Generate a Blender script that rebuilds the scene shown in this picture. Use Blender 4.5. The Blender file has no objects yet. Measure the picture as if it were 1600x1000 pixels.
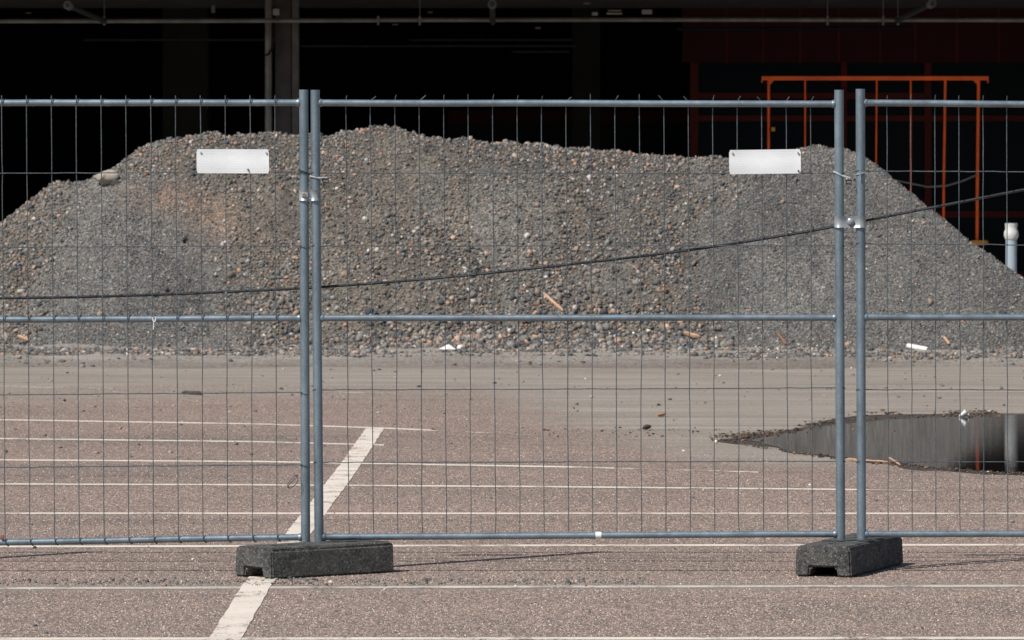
import bpy, math, random
import numpy as np
from mathutils import Vector
random.seed(7); rng = np.random.default_rng(11)
C = bpy.context.scene.collection
S = bpy.context.scene

# ------------------------------------------------------------------ camera, world, sun, exposure
F = 9000.0; H = 1.75; HY = 243.0; D = 24.2        # focal length in photo pixels, eye height, horizon row, distance of the fence
cam = bpy.data.cameras.new('camera'); co = bpy.data.objects.new('camera', cam); C.objects.link(co)
co.location = (0, 0, H); co.rotation_euler = (math.pi/2, 0, 0)
cam.sensor_width = 36; cam.lens = 36*F/1600; cam.shift_y = -(500-HY)/1600
cam.clip_end = 2000; cam.dof.use_dof = True; cam.dof.focus_distance = D; cam.dof.aperture_fstop = 18
S.camera = co
w = bpy.data.worlds.new('World'); S.world = w; w.use_nodes = True
sk = w.node_tree.nodes.new('ShaderNodeTexSky'); sk.sky_type = 'NISHITA'; sk.sun_disc = False
sk.sun_elevation = math.radians(49); sk.sun_rotation = math.radians(225)
bg = w.node_tree.nodes['Background']; bg.inputs[1].default_value = 0.07
w.node_tree.links.new(sk.outputs[0], bg.inputs[0])
sl = bpy.data.lights.new('sun', 'SUN'); sl.energy = 4.6; sl.angle = math.radians(0.5); sl.color = (1, 0.955, 0.9)
so = bpy.data.objects.new('sun', sl); C.objects.link(so)
tosun = Vector((-0.712*0.657, -0.702*0.657, 0.754))
so.rotation_euler = tosun.to_track_quat('Z', 'Y').to_euler(); so.location = (-20, -10, 30)
S.render.engine = 'CYCLES'
S.view_settings.view_transform = 'Standard'; S.view_settings.look = 'None'
S.view_settings.exposure = 0; S.view_settings.gamma = 1; S.view_settings.use_curve_mapping = False
S.render.resolution_x = 1024; S.render.resolution_y = 640

# ------------------------------------------------------------------ measuring: photo pixel + distance -> metres
def P(px, py, d=D): return Vector(((px-800)/F*d, d, H-(py-HY)/F*d))
def G(px, py):
    d = F*H/(py-HY); return ((px-800)/F*d, d)

# ------------------------------------------------------------------ materials
class NT:
    def __init__(s, name):
        s.m = bpy.data.materials.new(name); s.m.use_nodes = True; s.t = s.m.node_tree
        s.b = s.t.nodes['Principled BSDF']
        s.pos = s.n('ShaderNodeTexCoord').outputs['Object']
    def n(s, typ, **k):
        o = s.t.nodes.new(typ)
        for a, v in k.items(): setattr(o, a, v)
        return o
    def link(s, a, b): s.t.links.new(a, b)
    def put(s, inp, v):
        if hasattr(v, 'is_output') or isinstance(v, bpy.types.NodeSocket): s.link(v, inp)
        else:
            if isinstance(v, (tuple, list)) and len(v) == 3 and inp.type == 'RGBA': v = (*v, 1)
            inp.default_value = v
    def mapping(s, scale=(1, 1, 1), loc=(0, 0, 0), vec=None):
        m = s.n('ShaderNodeMapping'); s.link(vec or s.pos, m.inputs[0])
        m.inputs['Scale'].default_value = scale; m.inputs['Location'].default_value = loc; return m.outputs[0]
    def noise(s, scale, vec=None, detail=3, rough=.5, out=0):
        o = s.n('ShaderNodeTexNoise'); s.link(vec or s.pos, o.inputs['Vector'])
        o.inputs['Scale'].default_value = scale; o.inputs['Detail'].default_value = detail; o.inputs['Roughness'].default_value = rough
        return o.outputs[out]
    def vor(s, scale, vec=None, out='Color', feature='F1'):
        o = s.n('ShaderNodeTexVoronoi', feature=feature); s.link(vec or s.pos, o.inputs['Vector'])
        o.inputs['Scale'].default_value = scale; return o.outputs[out]
    def ramp(s, f, stops, interp='LINEAR'):
        o = s.n('ShaderNodeValToRGB'); s.link(f, o.inputs[0]); e = o.color_ramp.elements; o.color_ramp.interpolation = interp
        while len(e) < len(stops): e.new(.5)
        for x, (p, c) in zip(e, stops):
            x.position = p; x.color = (*c, 1) if isinstance(c, tuple) else (c, c, c, 1)
        return o.outputs[0]
    def mix(s, f, a, b, mode='MIX'):
        o = s.n('ShaderNodeMix', data_type='RGBA', blend_type=mode); s.put(o.inputs[0], f); s.put(o.inputs[6], a); s.put(o.inputs[7], b); return o.outputs[2]
    def math(s, op, a, b=0, clamp=False):
        o = s.n('ShaderNodeMath', operation=op, use_clamp=clamp); s.put(o.inputs[0], a); s.put(o.inputs[1], b); return o.outputs[0]
    def sep(s, vec=None):
        o = s.n('ShaderNodeSeparateXYZ'); s.link(vec or s.pos, o.inputs[0]); return o.outputs
    def step(s, v, a, b):
        o = s.n('ShaderNodeMapRange', interpolation_type='SMOOTHSTEP'); s.put(o.inputs[0], v)
        o.inputs[1].default_value = a; o.inputs[2].default_value = b; return o.outputs[0]
    def bump(s, h, strength=.3, dist=.01):
        o = s.n('ShaderNodeBump'); s.link(h, o.inputs['Height']); o.inputs['Strength'].default_value = strength
        o.inputs['Distance'].default_value = dist; s.link(o.outputs[0], s.b.inputs['Normal'])
    def done(s, col, rough=.8, metal=0, spec=None):
        s.put(s.b.inputs['Base Color'], col); s.put(s.b.inputs['Roughness'], rough); s.put(s.b.inputs['Metallic'], metal)
        if spec is not None: s.b.inputs['Specular IOR Level'].default_value = spec
        return s.m

def plain(name, col, rough=.7, metal=0, var=.25, scale=6, bumps=.1):
    t = NT(name); n = t.noise(scale, detail=6, rough=.6)
    c = t.mix(t.ramp(n, [(.3, 0.), (.7, 1.)]), tuple(x*(1-var) for x in col), tuple(min(1, x*(1+var)) for x in col))
    if bumps: t.bump(t.noise(scale*8, detail=4), bumps, .004)
    return t.done(c, rough, metal)

def m_galv(name, base, metal=.55, rough=.42, rust=False):
    t = NT(name)
    sp = t.noise(9, t.mapping((1, 1, .35)), 6, .65)
    c = t.mix(t.ramp(sp, [(.3, 0.), (.7, 1.)]), tuple(x*.72 for x in base), tuple(x*1.25 for x in base))
    fl = t.ramp(t.vor(160, out='Color'), [(.35, 0.), (.9, 1.)])
    c = t.mix(t.math('MULTIPLY', fl, .22), c, (.42, .47, .5))
    sc = t.ramp(t.noise(38, t.mapping((1, 1, .6)), 5, .7), [(.66, 0.), (.72, 1.)])
    c = t.mix(t.math('MULTIPLY', sc, .35), c, (.55, .6, .63))
    dirt = t.ramp(t.noise(5.3, t.mapping((1, 1, .5), (3, 1, 0)), 7, .7), [(.6, 0.), (.75, 1.)])
    c = t.mix(t.math('MULTIPLY', dirt, .45), c, (.16, .13, .11))
    if rust:
        ru = t.ramp(t.noise(11, t.mapping((1.3, 1, .35), (7, 2, 5)), 7, .75), [(.68, 0.), (.73, 1.)])
        c = t.mix(t.math('MULTIPLY', ru, .8), c, (.22, .09, .045))
    t.bump(t.noise(220, detail=3), .12, .002)
    r = t.ramp(t.noise(20, detail=5), [(.3, rough-.1), (.7, rough+.15)])
    return t.done(c, r, metal)

M = {}
M['tube'] = m_galv('galvanised_tube', (.20, .262, .31), rust=True)
M['wire'] = m_galv('galvanised_wire', (.088, .112, .128), .45, .5, True)
M['clamp'] = m_galv('bright_zinc', (.36, .40, .43), .35, .35)
M['rustbolt'] = plain('rusty_bolt', (.3, .2, .13), .6, .5)
M['tie'] = plain('pale_tie', (.45, .5, .53), .45)
M['tie_black'] = plain('black_tie', (.02, .022, .024), .5)
M['cable'] = plain('cable_rubber', (.026, .031, .036), .4, .25)
M['white'] = plain('white_litter', (.75, .75, .73), .6)
M['paleb'] = plain('boulder', (.36, .31, .26), .9, 0, .3, 9, .5)
M['wood'] = plain('splintered_wood', (.5, .3, .19), .8, 0, .3, 20, .3)
M['wood_dark'] = plain('weathered_wood', (.2, .11, .07), .85, 0, .3, 20, .3)
M['brown'] = plain('brown_twig', (.08, .045, .03), .85)
M['dirtclod'] = plain('dark_clod', (.05, .045, .04), .9)

# white sign plate: plastic, embossed lines and grime
t = NT('sign_plastic'); x, y, z = t.sep()
ln = t.math('SINE', t.math('MULTIPLY', z, 900.))
c = t.mix(t.ramp(t.noise(14, t.mapping((1, 1, 2)), 6, .7), [(.35, 0.), (.75, 1.)]), (.84, .87, .89), (.76, .79, .81))
c = t.mix(t.ramp(t.noise(60, detail=4), [(.68, 0.), (.75, .22)]), c, (.35, .33, .3))
t.bump(ln, .12, .001); M['sign'] = t.done(c, .5)

# concrete foot
t = NT('rubber_concrete')
c = t.ramp(t.noise(26, detail=9, rough=.8), [(.32, (.04, .041, .039)), (.5, (.09, .091, .086)), (.68, (.17, .168, .158))])
ag = t.vor(170.); ags = t.n('ShaderNodeSeparateColor'); t.link(ag, ags.inputs[0]); c = t.mix(1., c, t.ramp(ags.outputs[0], [(0, .45), (.5, .95), (.9, 1.5), (1, 2.8)]), 'MULTIPLY')
spk = t.ramp(t.vor(95, out='Distance'), [(.1, 1.), (.2, 0.)])
spk = t.math('MULTIPLY', spk, t.ramp(t.vor(95), [(.76, 0.), (.8, 1.)]))
c = t.mix(spk, c, (.42, .41, .38))
dst = t.ramp(t.noise(6, detail=6, rough=.7), [(.5, 0.), (.75, .5)]); c = t.mix(dst, c, (.19, .18, .165))
t.bump(t.math('ADD', t.noise(260, detail=3), t.math('MULTIPLY', t.noise(40, detail=4), .8)), .9, .012); M['foot'] = t.done(c, .9)
M['hole'] = plain('dark_hole', (.01, .01, .01), .9)

# asphalt with exposed red-grey aggregate, dust and dirt lying on it
def ground_nodes(t):
    x, y, z = t.sep()
    g = t.vor(150.)                                   # about 7 mm chips
    gs = t.n('ShaderNodeSeparateColor'); t.link(g, gs.inputs[0])
    chips = t.ramp(gs.outputs[0], [(0, (.05, .053, .056)), (.24, (.12, .11, .103)), (.42, (.25, .19, .155)), (.62, (.37, .27, .21)), (.8, (.5, .345, .265)), (.95, (.64, .55, .47)), (1., (.7, .62, .54))], 'CONSTANT')
    g2 = t.vor(95.); gs2 = t.n('ShaderNodeSeparateColor'); t.link(g2, gs2.inputs[0])
    chips2 = t.ramp(gs2.outputs[1], [(0, (.05, .053, .056)), (.28, (.16, .14, .122)), (.52, (.29, .222, .18)), (.76, (.42, .305, .235)), (.95, (.62, .54, .46))], 'CONSTANT')
    chips = t.mix(.5, chips, chips2)
    big = t.ramp(t.noise(.55, t.mapping((.6, 1, 1)), 6, .65), [(.3, (.88, .88, .89)), (.7, (1.22, 1.14, 1.12))])
    asp = t.mix(1., chips, big, 'MULTIPLY')
    # scattered tarry dark specks, a few cm
    spk = t.ramp(t.vor(7., out='Distance'), [(.045, 1.), (.07, 0.)])
    asp = t.mix(t.math('MULTIPLY', spk, .75), asp, (.03, .03, .032))
    oil = t.ramp(t.noise(.35, t.mapping((1, .55, 1), (12, 4, 0)), 9, .75), [(.6, 0.), (.72, 1.)])
    asp = t.mix(t.math('MULTIPLY', oil, .4), asp, (.07, .062, .058))
    # dark wear marks running with the traffic
    st = t.ramp(t.noise(.9, t.mapping((.22, 1.7, 1)), 6, .65), [(.54, 0.), (.68, 1.)])
    asp = t.mix(t.math('MULTIPLY', st, .42), asp, (.085, .075, .07))
    # dust
    dn = t.noise(.45, t.mapping((.5, 1.1, 1), (4, 2, 0)), 7, .6)
    far = t.step(y, 36.5, 47.5)
    right = t.math('MULTIPLY', t.step(t.math('SUBTRACT', x, t.math('MULTIPLY', t.math('SUBTRACT', y, 30.), -.14)), .6, 2.2), t.step(y, 31.0, 34.))
    mask = t.math('ADD', t.math('MAXIMUM', far, right), t.math('MULTIPLY', t.math('SUBTRACT', dn, .5), 1.5))
    mask = t.step(mask, .12, 1.0)
    grit = t.ramp(t.vor(110.), [(0, .72), (.5, 1.), (1, 1.25)])
    fine = t.ramp(t.noise(2.2, t.mapping((.25, 1.6, 1)), 7, .7), [(.33, (.235, .203, .168)), (.5, (.325, .29, .247)), (.67, (.40, .362, .312))])
    trk = t.ramp(t.noise(1., t.mapping((.07, 2.6, 1), (2, 5, 0)), 6, .7), [(.42, 1.), (.5, .82), (.56, 1.05), (.64, .86)])
    wet = t.ramp(t.noise(.7, t.mapping((.5, 1.5, 1), (8, 3, 0)), 8, .7), [(.5, 0.), (.66, 1.)])
    dust = t.mix(1., t.mix(1., fine, grit, 'MULTIPLY'), trk, 'MULTIPLY')
    dust = t.mix(t.math('MULTIPLY', wet, .3), dust, (.17, .135, .108))
    col = t.mix(t.math('MULTIPLY', mask, .88), asp, dust)
    # thin film of dust just in front of the feet
    strip = t.math('MULTIPLY', t.step(y, 22.9, 23.35), t.math('SUBTRACT', 1., t.step(y, 23.45, 24.0)))
    col = t.mix(t.math('MULTIPLY', strip, .55), col, (.25, .22, .195))
    # dark twiggy dirt blotches on the dusty part
    bl = t.ramp(t.noise(1.6, t.mapping((.6, 2.2, 1), (9, 9, 0)), 9, .8), [(.63, 0.), (.7, 1.)])
    bl = t.math('MULTIPLY', bl, t.step(y, 33., 38.))
    col = t.mix(t.math('MULTIPLY', bl, .55), col, (.1, .07, .05))
    hgt = t.math('ADD', t.math('MULTIPLY', gs.outputs[1], .6), t.math('MULTIPLY', gs2.outputs[0], .6))
    return col, hgt, mask
t = NT('aggregate_asphalt'); col, hgt, mask = ground_nodes(t)
t.bump(hgt, .35, .006); M['ground'] = t.done(col, .85, 0, .3)

# road paint, worn to the asphalt underneath
def paint(name, wear, colp=(.80, .715, .61)):
    t = NT(name); col, hgt, mask = ground_nodes(t)
    n = t.noise(5, t.mapping((.7, .6, 1)), 9, .8); n2 = t.noise(60, detail=4, rough=.7)
    v = t.math('ADD', t.math('MULTIPLY', n, .65), t.math('MULTIPLY', n2, .35))
    m = t.ramp(v, [(wear, 0.), (wear+.035, 1.)])
    holes = t.ramp(t.vor(38., out='Distance'), [(.12, 0.), (.2, 1.)])
    holes = t.math('MAXIMUM', holes, t.ramp(t.vor(38.), [(.15, 0.), (.16, 1.)]))
    m = t.math('MULTIPLY', m, holes)
    p = t.mix(t.ramp(t.noise(3, detail=6, rough=.7), [(.35, 0.), (.7, 1.)]), tuple(x*.82 for x in colp), colp)
    x, y, z = t.sep()
    m = t.math('MULTIPLY', m, t.math('SUBTRACT', 1., t.math('MULTIPLY', mask, .75)))
    t.bump(hgt, .2, .005)
    return t.done(t.mix(m, col, p), .8)
M['paint'] = paint('road_paint', .435); M['paint_dusty'] = paint('dusty_road_paint', .46, (.64, .57, .48)); M['paint_worn'] = paint('worn_road_paint', .5)

t = NT('coloured_stones')                    # stone colour comes with each stone
a = t.n('ShaderNodeAttribute', attribute_name='Col')
c = t.mix(1., a.outputs['Color'], t.ramp(t.noise(60, detail=3), [(.3, .8), (.7, 1.2)]), 'MULTIPLY')
M['stones'] = t.done(c, .85)

# fines of the heap
t = NT('gravel_fines')
x, y, z = t.sep()
a = t.n('ShaderNodeAttribute', attribute_name='Col')
g = t.vor(75.); gs = t.n('ShaderNodeSeparateColor'); t.link(g, gs.inputs[0])
f = t.ramp(gs.outputs[0], [(0, .35), (.3, .75), (.7, 1.15), (1, 1.9)])
big = t.ramp(t.noise(1.5, detail=7, rough=.65), [(.3, .8), (.7, 1.18)])
c = t.mix(1., t.mix(1., a.outputs['Color'], f, 'MULTIPLY'), big, 'MULTIPLY')
t.bump(t.math('ADD', gs.outputs[1], t.noise(35, detail=4)), .8, .02); M['heap'] = t.done(c, .9)

t = NT('dusty_dirt')
g = t.vor(60.); gs = t.n('ShaderNodeSeparateColor'); t.link(g, gs.inputs[0])
f = t.ramp(gs.outputs[0], [(0, .6), (.5, 1.), (1, 1.35)])
c = t.ramp(t.noise(1.8, t.mapping((.4, 2.2, 1)), 8, .72), [(.3, (.17, .145, .122)), (.46, (.29, .262, .228)), (.7, (.40, .367, .322))])
x, y, z = t.sep(); wob_ = t.math('MULTIPLY', t.noise(1.2, t.mapping((.5, 0, 0)), 4), 1.2)
ed = t.math('SUBTRACT', 1., t.step(t.math('SUBTRACT', y, wob_), 46.9, 47.9)); c = t.mix(t.math('MULTIPLY', ed, .6), c, (.15, .118, .095))
c = t.mix(1., c, f, 'MULTIPLY'); t.bump(t.math('ADD', gs.outputs[1], t.noise(14, detail=6, rough=.7)), .8, .03); M['dirt'] = t.done(c, .9)

t = NT('wet_mud')
c = t.ramp(t.noise(12, detail=8, rough=.8), [(.3, (.018, .014, .011)), (.5, (.05, .038, .028)), (.62, (.11, .085, .065)), (.75, (.2, .17, .14))])
t.bump(t.noise(30, detail=5), .6, .02); M['mud'] = t.done(c, .7)
t = NT('puddle_water')
rp = t.noise(16, t.mapping((.5, 1.6, 1)), 4, .6)
fl = t.ramp(t.noise(30, detail=6, rough=.8), [(.68, 0.), (.74, 1.)])
calm = t.step(t.sep()[0], 2.4, 3.4)
t.bump(t.math('MULTIPLY', rp, t.math('ADD', t.math('MULTIPLY', calm, .8), .2)), .05, .01)
t.b.inputs['IOR'].default_value = 1.33
M['water'] = t.done(t.mix(t.math('MULTIPLY', fl, .25), (.012, .011, .009), (.09, .075, .06)), .02)

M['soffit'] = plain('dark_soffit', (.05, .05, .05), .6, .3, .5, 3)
M['concrete_dark'] = plain('dark_concrete', (.028, .028, .03), .9, 0, .3, 2, .2)  # concrete with a near-black base colour, slightly mottled
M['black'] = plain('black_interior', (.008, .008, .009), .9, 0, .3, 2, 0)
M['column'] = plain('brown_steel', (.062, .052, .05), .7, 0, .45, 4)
M['conduit'] = plain('grey_conduit', (.17, .165, .155), .5, .3, .4, 5)
M['conduit_dark'] = plain('dark_conduit', (.05, .056, .065), .5, .3)
M['box'] = plain('pale_box', (.33, .32, .3), .6)
M['redwall'] = plain('dark_red_panel', (.10, .0028, .0055), .6, 0, .15, 2)
M['redframe'] = plain('red_frame', (.23, .004, .006), .5, 0, .15, 2)
t = NT('window_glass'); M['glass'] = t.done((.012, .024, .042), .25, 0, .06)
M['orange'] = plain('orange_paint', (.86, .105, .003), .5, 0, .2, 6)
M['yellow'] = plain('yellow_paint', (.55, .27, .03), .6)
M['pvc'] = plain('pale_blue_plastic', (.42, .5, .56), .5, 0, .1, 5)
M['cap'] = plain('taped_white', (.68, .68, .66), .6, 0, .15, 20, .5)
M['facade'] = plain('grey_facade', (.28, .28, .28), .8, 0, .15, 1)

# ------------------------------------------------------------------ mesh helpers
class MB:
    def __init__(s): s.v = []; s.f = []
    def add(s, vs, fs):
        o = len(s.v); s.v += [tuple(v) for v in vs]; s.f += [tuple(i+o for i in f) for f in fs]; return s
    def box(s, x0, x1, y0, y1, z0, z1):
        return s.add([(x0,y0,z0),(x1,y0,z0),(x1,y1,z0),(x0,y1,z0),(x0,y0,z1),(x1,y0,z1),(x1,y1,z1),(x0,y1,z1)],
                     [(0,3,2,1),(4,5,6,7),(0,1,5,4),(1,2,6,5),(2,3,7,6),(3,0,4,7)])
    def tube(s, pts, r, n=8, cap=True):
        pts = [Vector(p) for p in pts]; vs = []; fs = []
        rs = r if isinstance(r, (list, tuple)) else [r]*len(pts)
        up = None
        for i, p in enumerate(pts):
            a = pts[max(0, i-1)]; b = pts[min(len(pts)-1, i+1)]; d = (b-a).normalized()
            if up is None: up = Vector((0, 0, 1)) if abs(d.z) < .9 else Vector((0, 1, 0))
            u = (up - d*up.dot(d)).normalized(); w_ = d.cross(u); up = u
            for k in range(n):
                t_ = 2*math.pi*k/n; vs.append(p+(u*math.cos(t_)+w_*math.sin(t_))*rs[i])
        for i in range(len(pts)-1):
            for k in range(n):
                a = i*n+k; b = i*n+(k+1) % n; fs.append((a, b, b+n, a+n))
        if cap: fs.append(tuple(range(n))[::-1]); fs.append(tuple(range((len(pts)-1)*n, len(pts)*n)))
        return s.add(vs, fs)
    def build(s, name, mat, parent=None, smooth=False, bevel=0):
        me = bpy.data.meshes.new(name); me.from_pydata(s.v, [], s.f); me.update()
        o = bpy.data.objects.new(name, me); C.objects.link(o); me.materials.append(mat); o.parent = parent
        if smooth:
            me.polygons.foreach_set('use_smooth', [True]*len(me.polygons))
            me.set_sharp_from_angle(angle=math.radians(45))
        if bevel:
            b = o.modifiers.new('b', 'BEVEL'); b.width = bevel; b.segments = 2; b.limit_method = 'ANGLE'
        return o
def tag(o, label=None, cat=None, group=None, kind=None):
    for k, v in (('label', label), ('category', cat), ('group', group), ('kind', kind)):
        if v: o[k] = v
    return o
def empty(name, label, cat, group=None):
    o = bpy.data.objects.new(name, None); C.objects.link(o); return tag(o, label, cat, group)
def wob(rings, amp, seed=0):
    r = random.Random(seed); return [tuple(c+r.uniform(-amp, amp) for c in p) for p in rings]

# ------------------------------------------------------------------ the ground and what is painted on it
g = MB().add([(-400, -60, 0), (400, -60, 0), (400, 600, 0), (-400, 600, 0)], [(0, 1, 2, 3)]).build('ground', M['ground']); tag(g, kind='structure')
def strip(pts, wd, name='painted_line', mat='paint', z=.0012, along='x', seed=1):
    r = random.Random(seed); xs = []
    P2 = [G(*p) for p in pts]; L = []
    for (a, b) in zip(P2, P2[1:]):
        n = max(2, int(math.dist(a, b)/.12)); L += [(a[0]+(b[0]-a[0])*k/n, a[1]+(b[1]-a[1])*k/n) for k in range(n)]
    L.append(P2[-1]); vs = []; fs = []
    for i, (x, y) in enumerate(L):
        k_ = 1 if along == 'x' else .5; e0 = wd/2+r.uniform(-.003, .003); e1 = wd/2+r.uniform(-.003, .003)
        vs += [(x, y-e0, z), (x, y+e1, z)] if along == 'x' else [(x-e0, y, z), (x+e1, y, z)]
    for i in range(len(L)-1): fs.append((2*i, 2*i+2, 2*i+3, 2*i+1) if along == 'x' else (2*i, 2*i+1, 2*i+3, 2*i+2))
    o = MB().add(vs, fs).build(name, M[mat]); return tag(o, kind='structure')
strip([(-300, 999), (0, 998.5), (800, 998), (1900, 997)], .11)
strip([(-300, 921), (0, 919.5), (800, 917.2), (1900, 915)], .115, mat='paint_dusty', seed=2)
strip([(-300, 855), (0, 854.3), (800, 852.6), (1900, 851)], .12, seed=3)
strip([(-300, 803), (0, 802.2), (1900, 802.6)], .12, seed=4)
strip([(-300, 755.5), (0, 756.4), (400, 757.8), (800, 760.2), (1200, 763.8), (1345, 765.3)], .125, seed=5)
strip([(1345, 765.3), (1470, 766.6)], .11, mat='paint_worn', seed=15)
strip([(-300, 718), (0, 718.8), (400, 721.3), (700, 726.5), (900, 730), (960, 731.6)], .14, seed=6)
strip([(960, 731.6), (1185, 738)], .12, mat='paint_worn', seed=16)
strip([(-300, 684), (0, 685.4), (400, 690.3), (600, 695.5)], .15, seed=7)
strip([(-300, 654), (0, 656), (400, 662.5), (598, 669), (680, 672.6)], .15, seed=8)
strip([(680, 672.6), (830, 680)], .13, mat='paint_worn', seed=18)
strip([(-300, 601), (0, 604), (200, 607.5)], .16, mat='paint_worn', seed=9)
strip([(490, 612.5), (620, 614.5)], .16, mat='paint_worn', seed=10)
strip([(349, 1003), (400, 917), (467, 833), (540, 737), (586, 670)], .118, mat='paint', z=.0025, along='y', seed=11)

# ------------------------------------------------------------------ stones
def ico():
    p = (1+5**.5)/2
    v = np.array([(-1,p,0),(1,p,0),(-1,-p,0),(1,-p,0),(0,-1,p),(0,1,p),(0,-1,-p),(0,1,-p),(p,0,-1),(p,0,1),(-p,0,-1),(-p,0,1)])/math.sqrt(1+p*p)
    f = np.array([(0,11,5),(0,5,1),(0,1,7),(0,7,10),(0,10,11),(1,5,9),(5,11,4),(11,10,2),(10,7,6),(7,1,8),(3,9,4),(3,4,2),(3,2,6),(3,6,8),(3,8,9),(4,9,5),(2,4,11),(6,2,10),(8,6,7),(9,8,1)])
    return v, f
def octa():
    return np.array([(1,0,0),(-1,0,0),(0,1,0),(0,-1,0),(0,0,1),(0,0,-1)], float), np.array([(0,2,4),(2,1,4),(1,3,4),(3,0,4),(2,0,5),(1,2,5),(3,1,5),(0,3,5)])
def rotm(n):
    q = rng.normal(size=(n, 4)); q /= np.linalg.norm(q, axis=1)[:, None]; a, b, c, d = q.T
    return np.stack([1-2*(c*c+d*d), 2*(b*c-a*d), 2*(b*d+a*c), 2*(b*c+a*d), 1-2*(b*b+d*d), 2*(c*d-a*b), 2*(b*d-a*c), 2*(c*d+a*b), 1-2*(b*b+c*c)], 1).reshape(n, 3, 3)
def stones(name, pos, rad, col, base, parent=None, flat=.0, mat='stones'):
    v, f = base; n = len(pos); nv = len(v); nf = len(f)
    V = v[None]*(1+rng.uniform(-.28, .28, (n, nv, 1)))
    V = V*rng.uniform(.42, 1.35, (n, 1, 3)); V = np.einsum('nij,nkj->nki', rotm(n), V)
    V = V*rad[:, None, None]*np.array([1, 1, 1-flat]) + pos[:, None, :]
    Fc = (f[None]+(np.arange(n)*nv)[:, None, None]).reshape(-1)
    me = bpy.data.meshes.new(name); me.vertices.add(n*nv); me.vertices.foreach_set('co', V.reshape(-1).astype(np.float32))
    me.loops.add(len(Fc)); me.loops.foreach_set('vertex_index', Fc.astype(np.int32))
    me.polygons.add(n*nf); me.polygons.foreach_set('loop_start', (np.arange(n*nf)*3).astype(np.int32))
    me.polygons.foreach_set('loop_total', np.full(n*nf, 3, np.int32)); me.update(calc_edges=True)
    at = me.color_attributes.new('Col', 'FLOAT_COLOR', 'POINT')
    cc = np.ones((n, nv, 4), np.float32); cc[:, :, :3] = col[:, None, :]; at.data.foreach_set('color', cc.reshape(-1))
    o = bpy.data.objects.new(name, me); C.objects.link(o); me.materials.append(M[mat]); o.parent = parent; return o
PAL = np.array([(.075,.08,.088),(.11,.113,.115),(.16,.16,.155),(.2,.19,.175),(.25,.235,.215),(.17,.14,.115),(.24,.19,.15),(.36,.245,.185),(.42,.285,.21),(.32,.28,.25),(.42,.39,.355),(.66,.62,.56),(.45,.24,.15)])
def palette(n, wts):
    w_ = np.array(wts, float); w_ /= w_.sum(); c = PAL[rng.choice(len(PAL), n, p=w_)]
    return c*rng.uniform(.62, 1.28, (n, 1))
W_COARSE = [11, 12, 10, 8, 6, 11, 9, 5, 2.4, 5, 2.6, .8, .8]
W_FINE = [9, 14, 18, 16, 10, 7, 5, 2, 1, 4, 2.5, .8, .3]

# ------------------------------------------------------------------ the gravel heap
sil = np.array([(-420,560),(-330,540),(-260,500),(-160,448),(-60,394),(0,352),(22,335),(45,318),(80,292),(110,289),(135,284),(160,276),(180,262),(205,243),(235,226),(265,217),(320,211),(380,212),(430,208),(460,211),(490,207),(515,212),(540,206),(580,200),(620,203),(650,212),(680,219),(720,221),(760,228),(850,232),(950,236),(1010,243),(1075,246),(1130,248),(1190,246),(1240,236),(1280,226),(1310,231),(1340,239),(1365,255),(1400,283),(1440,315),(1480,350),(1520,380),(1560,408),(1600,435),(1700,508),(1755,548),(1800,560)], float)
def toe(px): return np.interp(px, [-400, 0, 400, 800, 1200, 1600, 1800], [53.0, 52.6, 51.9, 51.6, 51.3, 51.1, 51.4])
def vnoise(x, y, seed=0):
    r = np.random.default_rng(seed); T = r.uniform(-1, 1, (256, 256)); xi = np.floor(x).astype(int); yi = np.floor(y).astype(int)
    fx = x-xi; fy = y-yi; fx = fx*fx*(3-2*fx); fy = fy*fy*(3-2*fy); g_ = lambda a, b: T[a % 256, b % 256]
    return (g_(xi, yi)*(1-fx)+g_(xi+1, yi)*fx)*(1-fy)+(g_(xi, yi+1)*(1-fx)+g_(xi+1, yi+1)*fx)*fy
def fbm(x, y, o=5, seed=0, g=.5): return sum(vnoise(x*2**k+k*13.7, y*2**k+k*7.1, seed+k)*g**k for k in range(o))
def heap_z(x, d):
    dd = 54.5
    for _ in range(3):
        px = 800+x*F/dd; py = np.interp(px, sil[:, 0], sil[:, 1]); zc = H-(py-HY)/F*dd; zc = np.maximum(zc, -.1)
        dt = toe(px); dd = dt+np.maximum(zc, .15)/.64
    run = np.maximum(zc, .15)/.64; dr = dt+run; t_ = (d-dt)/run
    front = np.clip(t_, -1, 1.0); back = 1-(d-dr)/(run*1.15)
    u = np.where(t_ < 1, front, back); k = .13
    u = np.minimum(u, 1.0-k*.5)+np.where(u > 1-k*2, -((np.clip(u, 0, 1)-(1-k*2))/(2*k))**2*k*.0, 0)
    # round off the ridge
    a = np.abs(t_-1); prof = 1-(np.sqrt(a*a+.012)-.11)/(math.sqrt(1.012)-.11)
    prof = np.where(t_ < .12, np.maximum(prof, (t_+.12)*.35), prof)      # a soft foot of rolled-down gravel
    prof = np.where(t_ < -.12, t_+.12, prof)
    prof = np.clip(prof, -.25, 1.0)
    z = zc*prof
    env = np.clip(z*2, 0, 1)*np.clip((zc-z)*1.6+.12, 0, 1)
    # fans and slumps
    z = z+env*(.13*fbm(x*.75, d*.5, 4, 3)+.045*np.abs(fbm(x*2.2+d*.4, d*.5, 3, 9)))
    cx, cd = (185-800)/F*53., 53.4                       # smooth grey fan in front at the left
    r_ = np.sqrt((x-cx)**2+((d-cd)*1.0)**2); cone = 1.14-.66*np.sqrt(r_*r_+.02)
    z = np.where((d < dr+.2), np.maximum(z, np.where(cone > 0, cone+.015*fbm(x*4, d*4, 3, 5), -1)), z)
    z = z+.022*fbm(x*7, d*7, 4, 21)*np.clip(z*5+.3, 0, 1)
    return z
X0, X1, Y0, Y1 = -7.6, 6.6, 50.6, 59.; nx, ny = 380, 220
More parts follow.
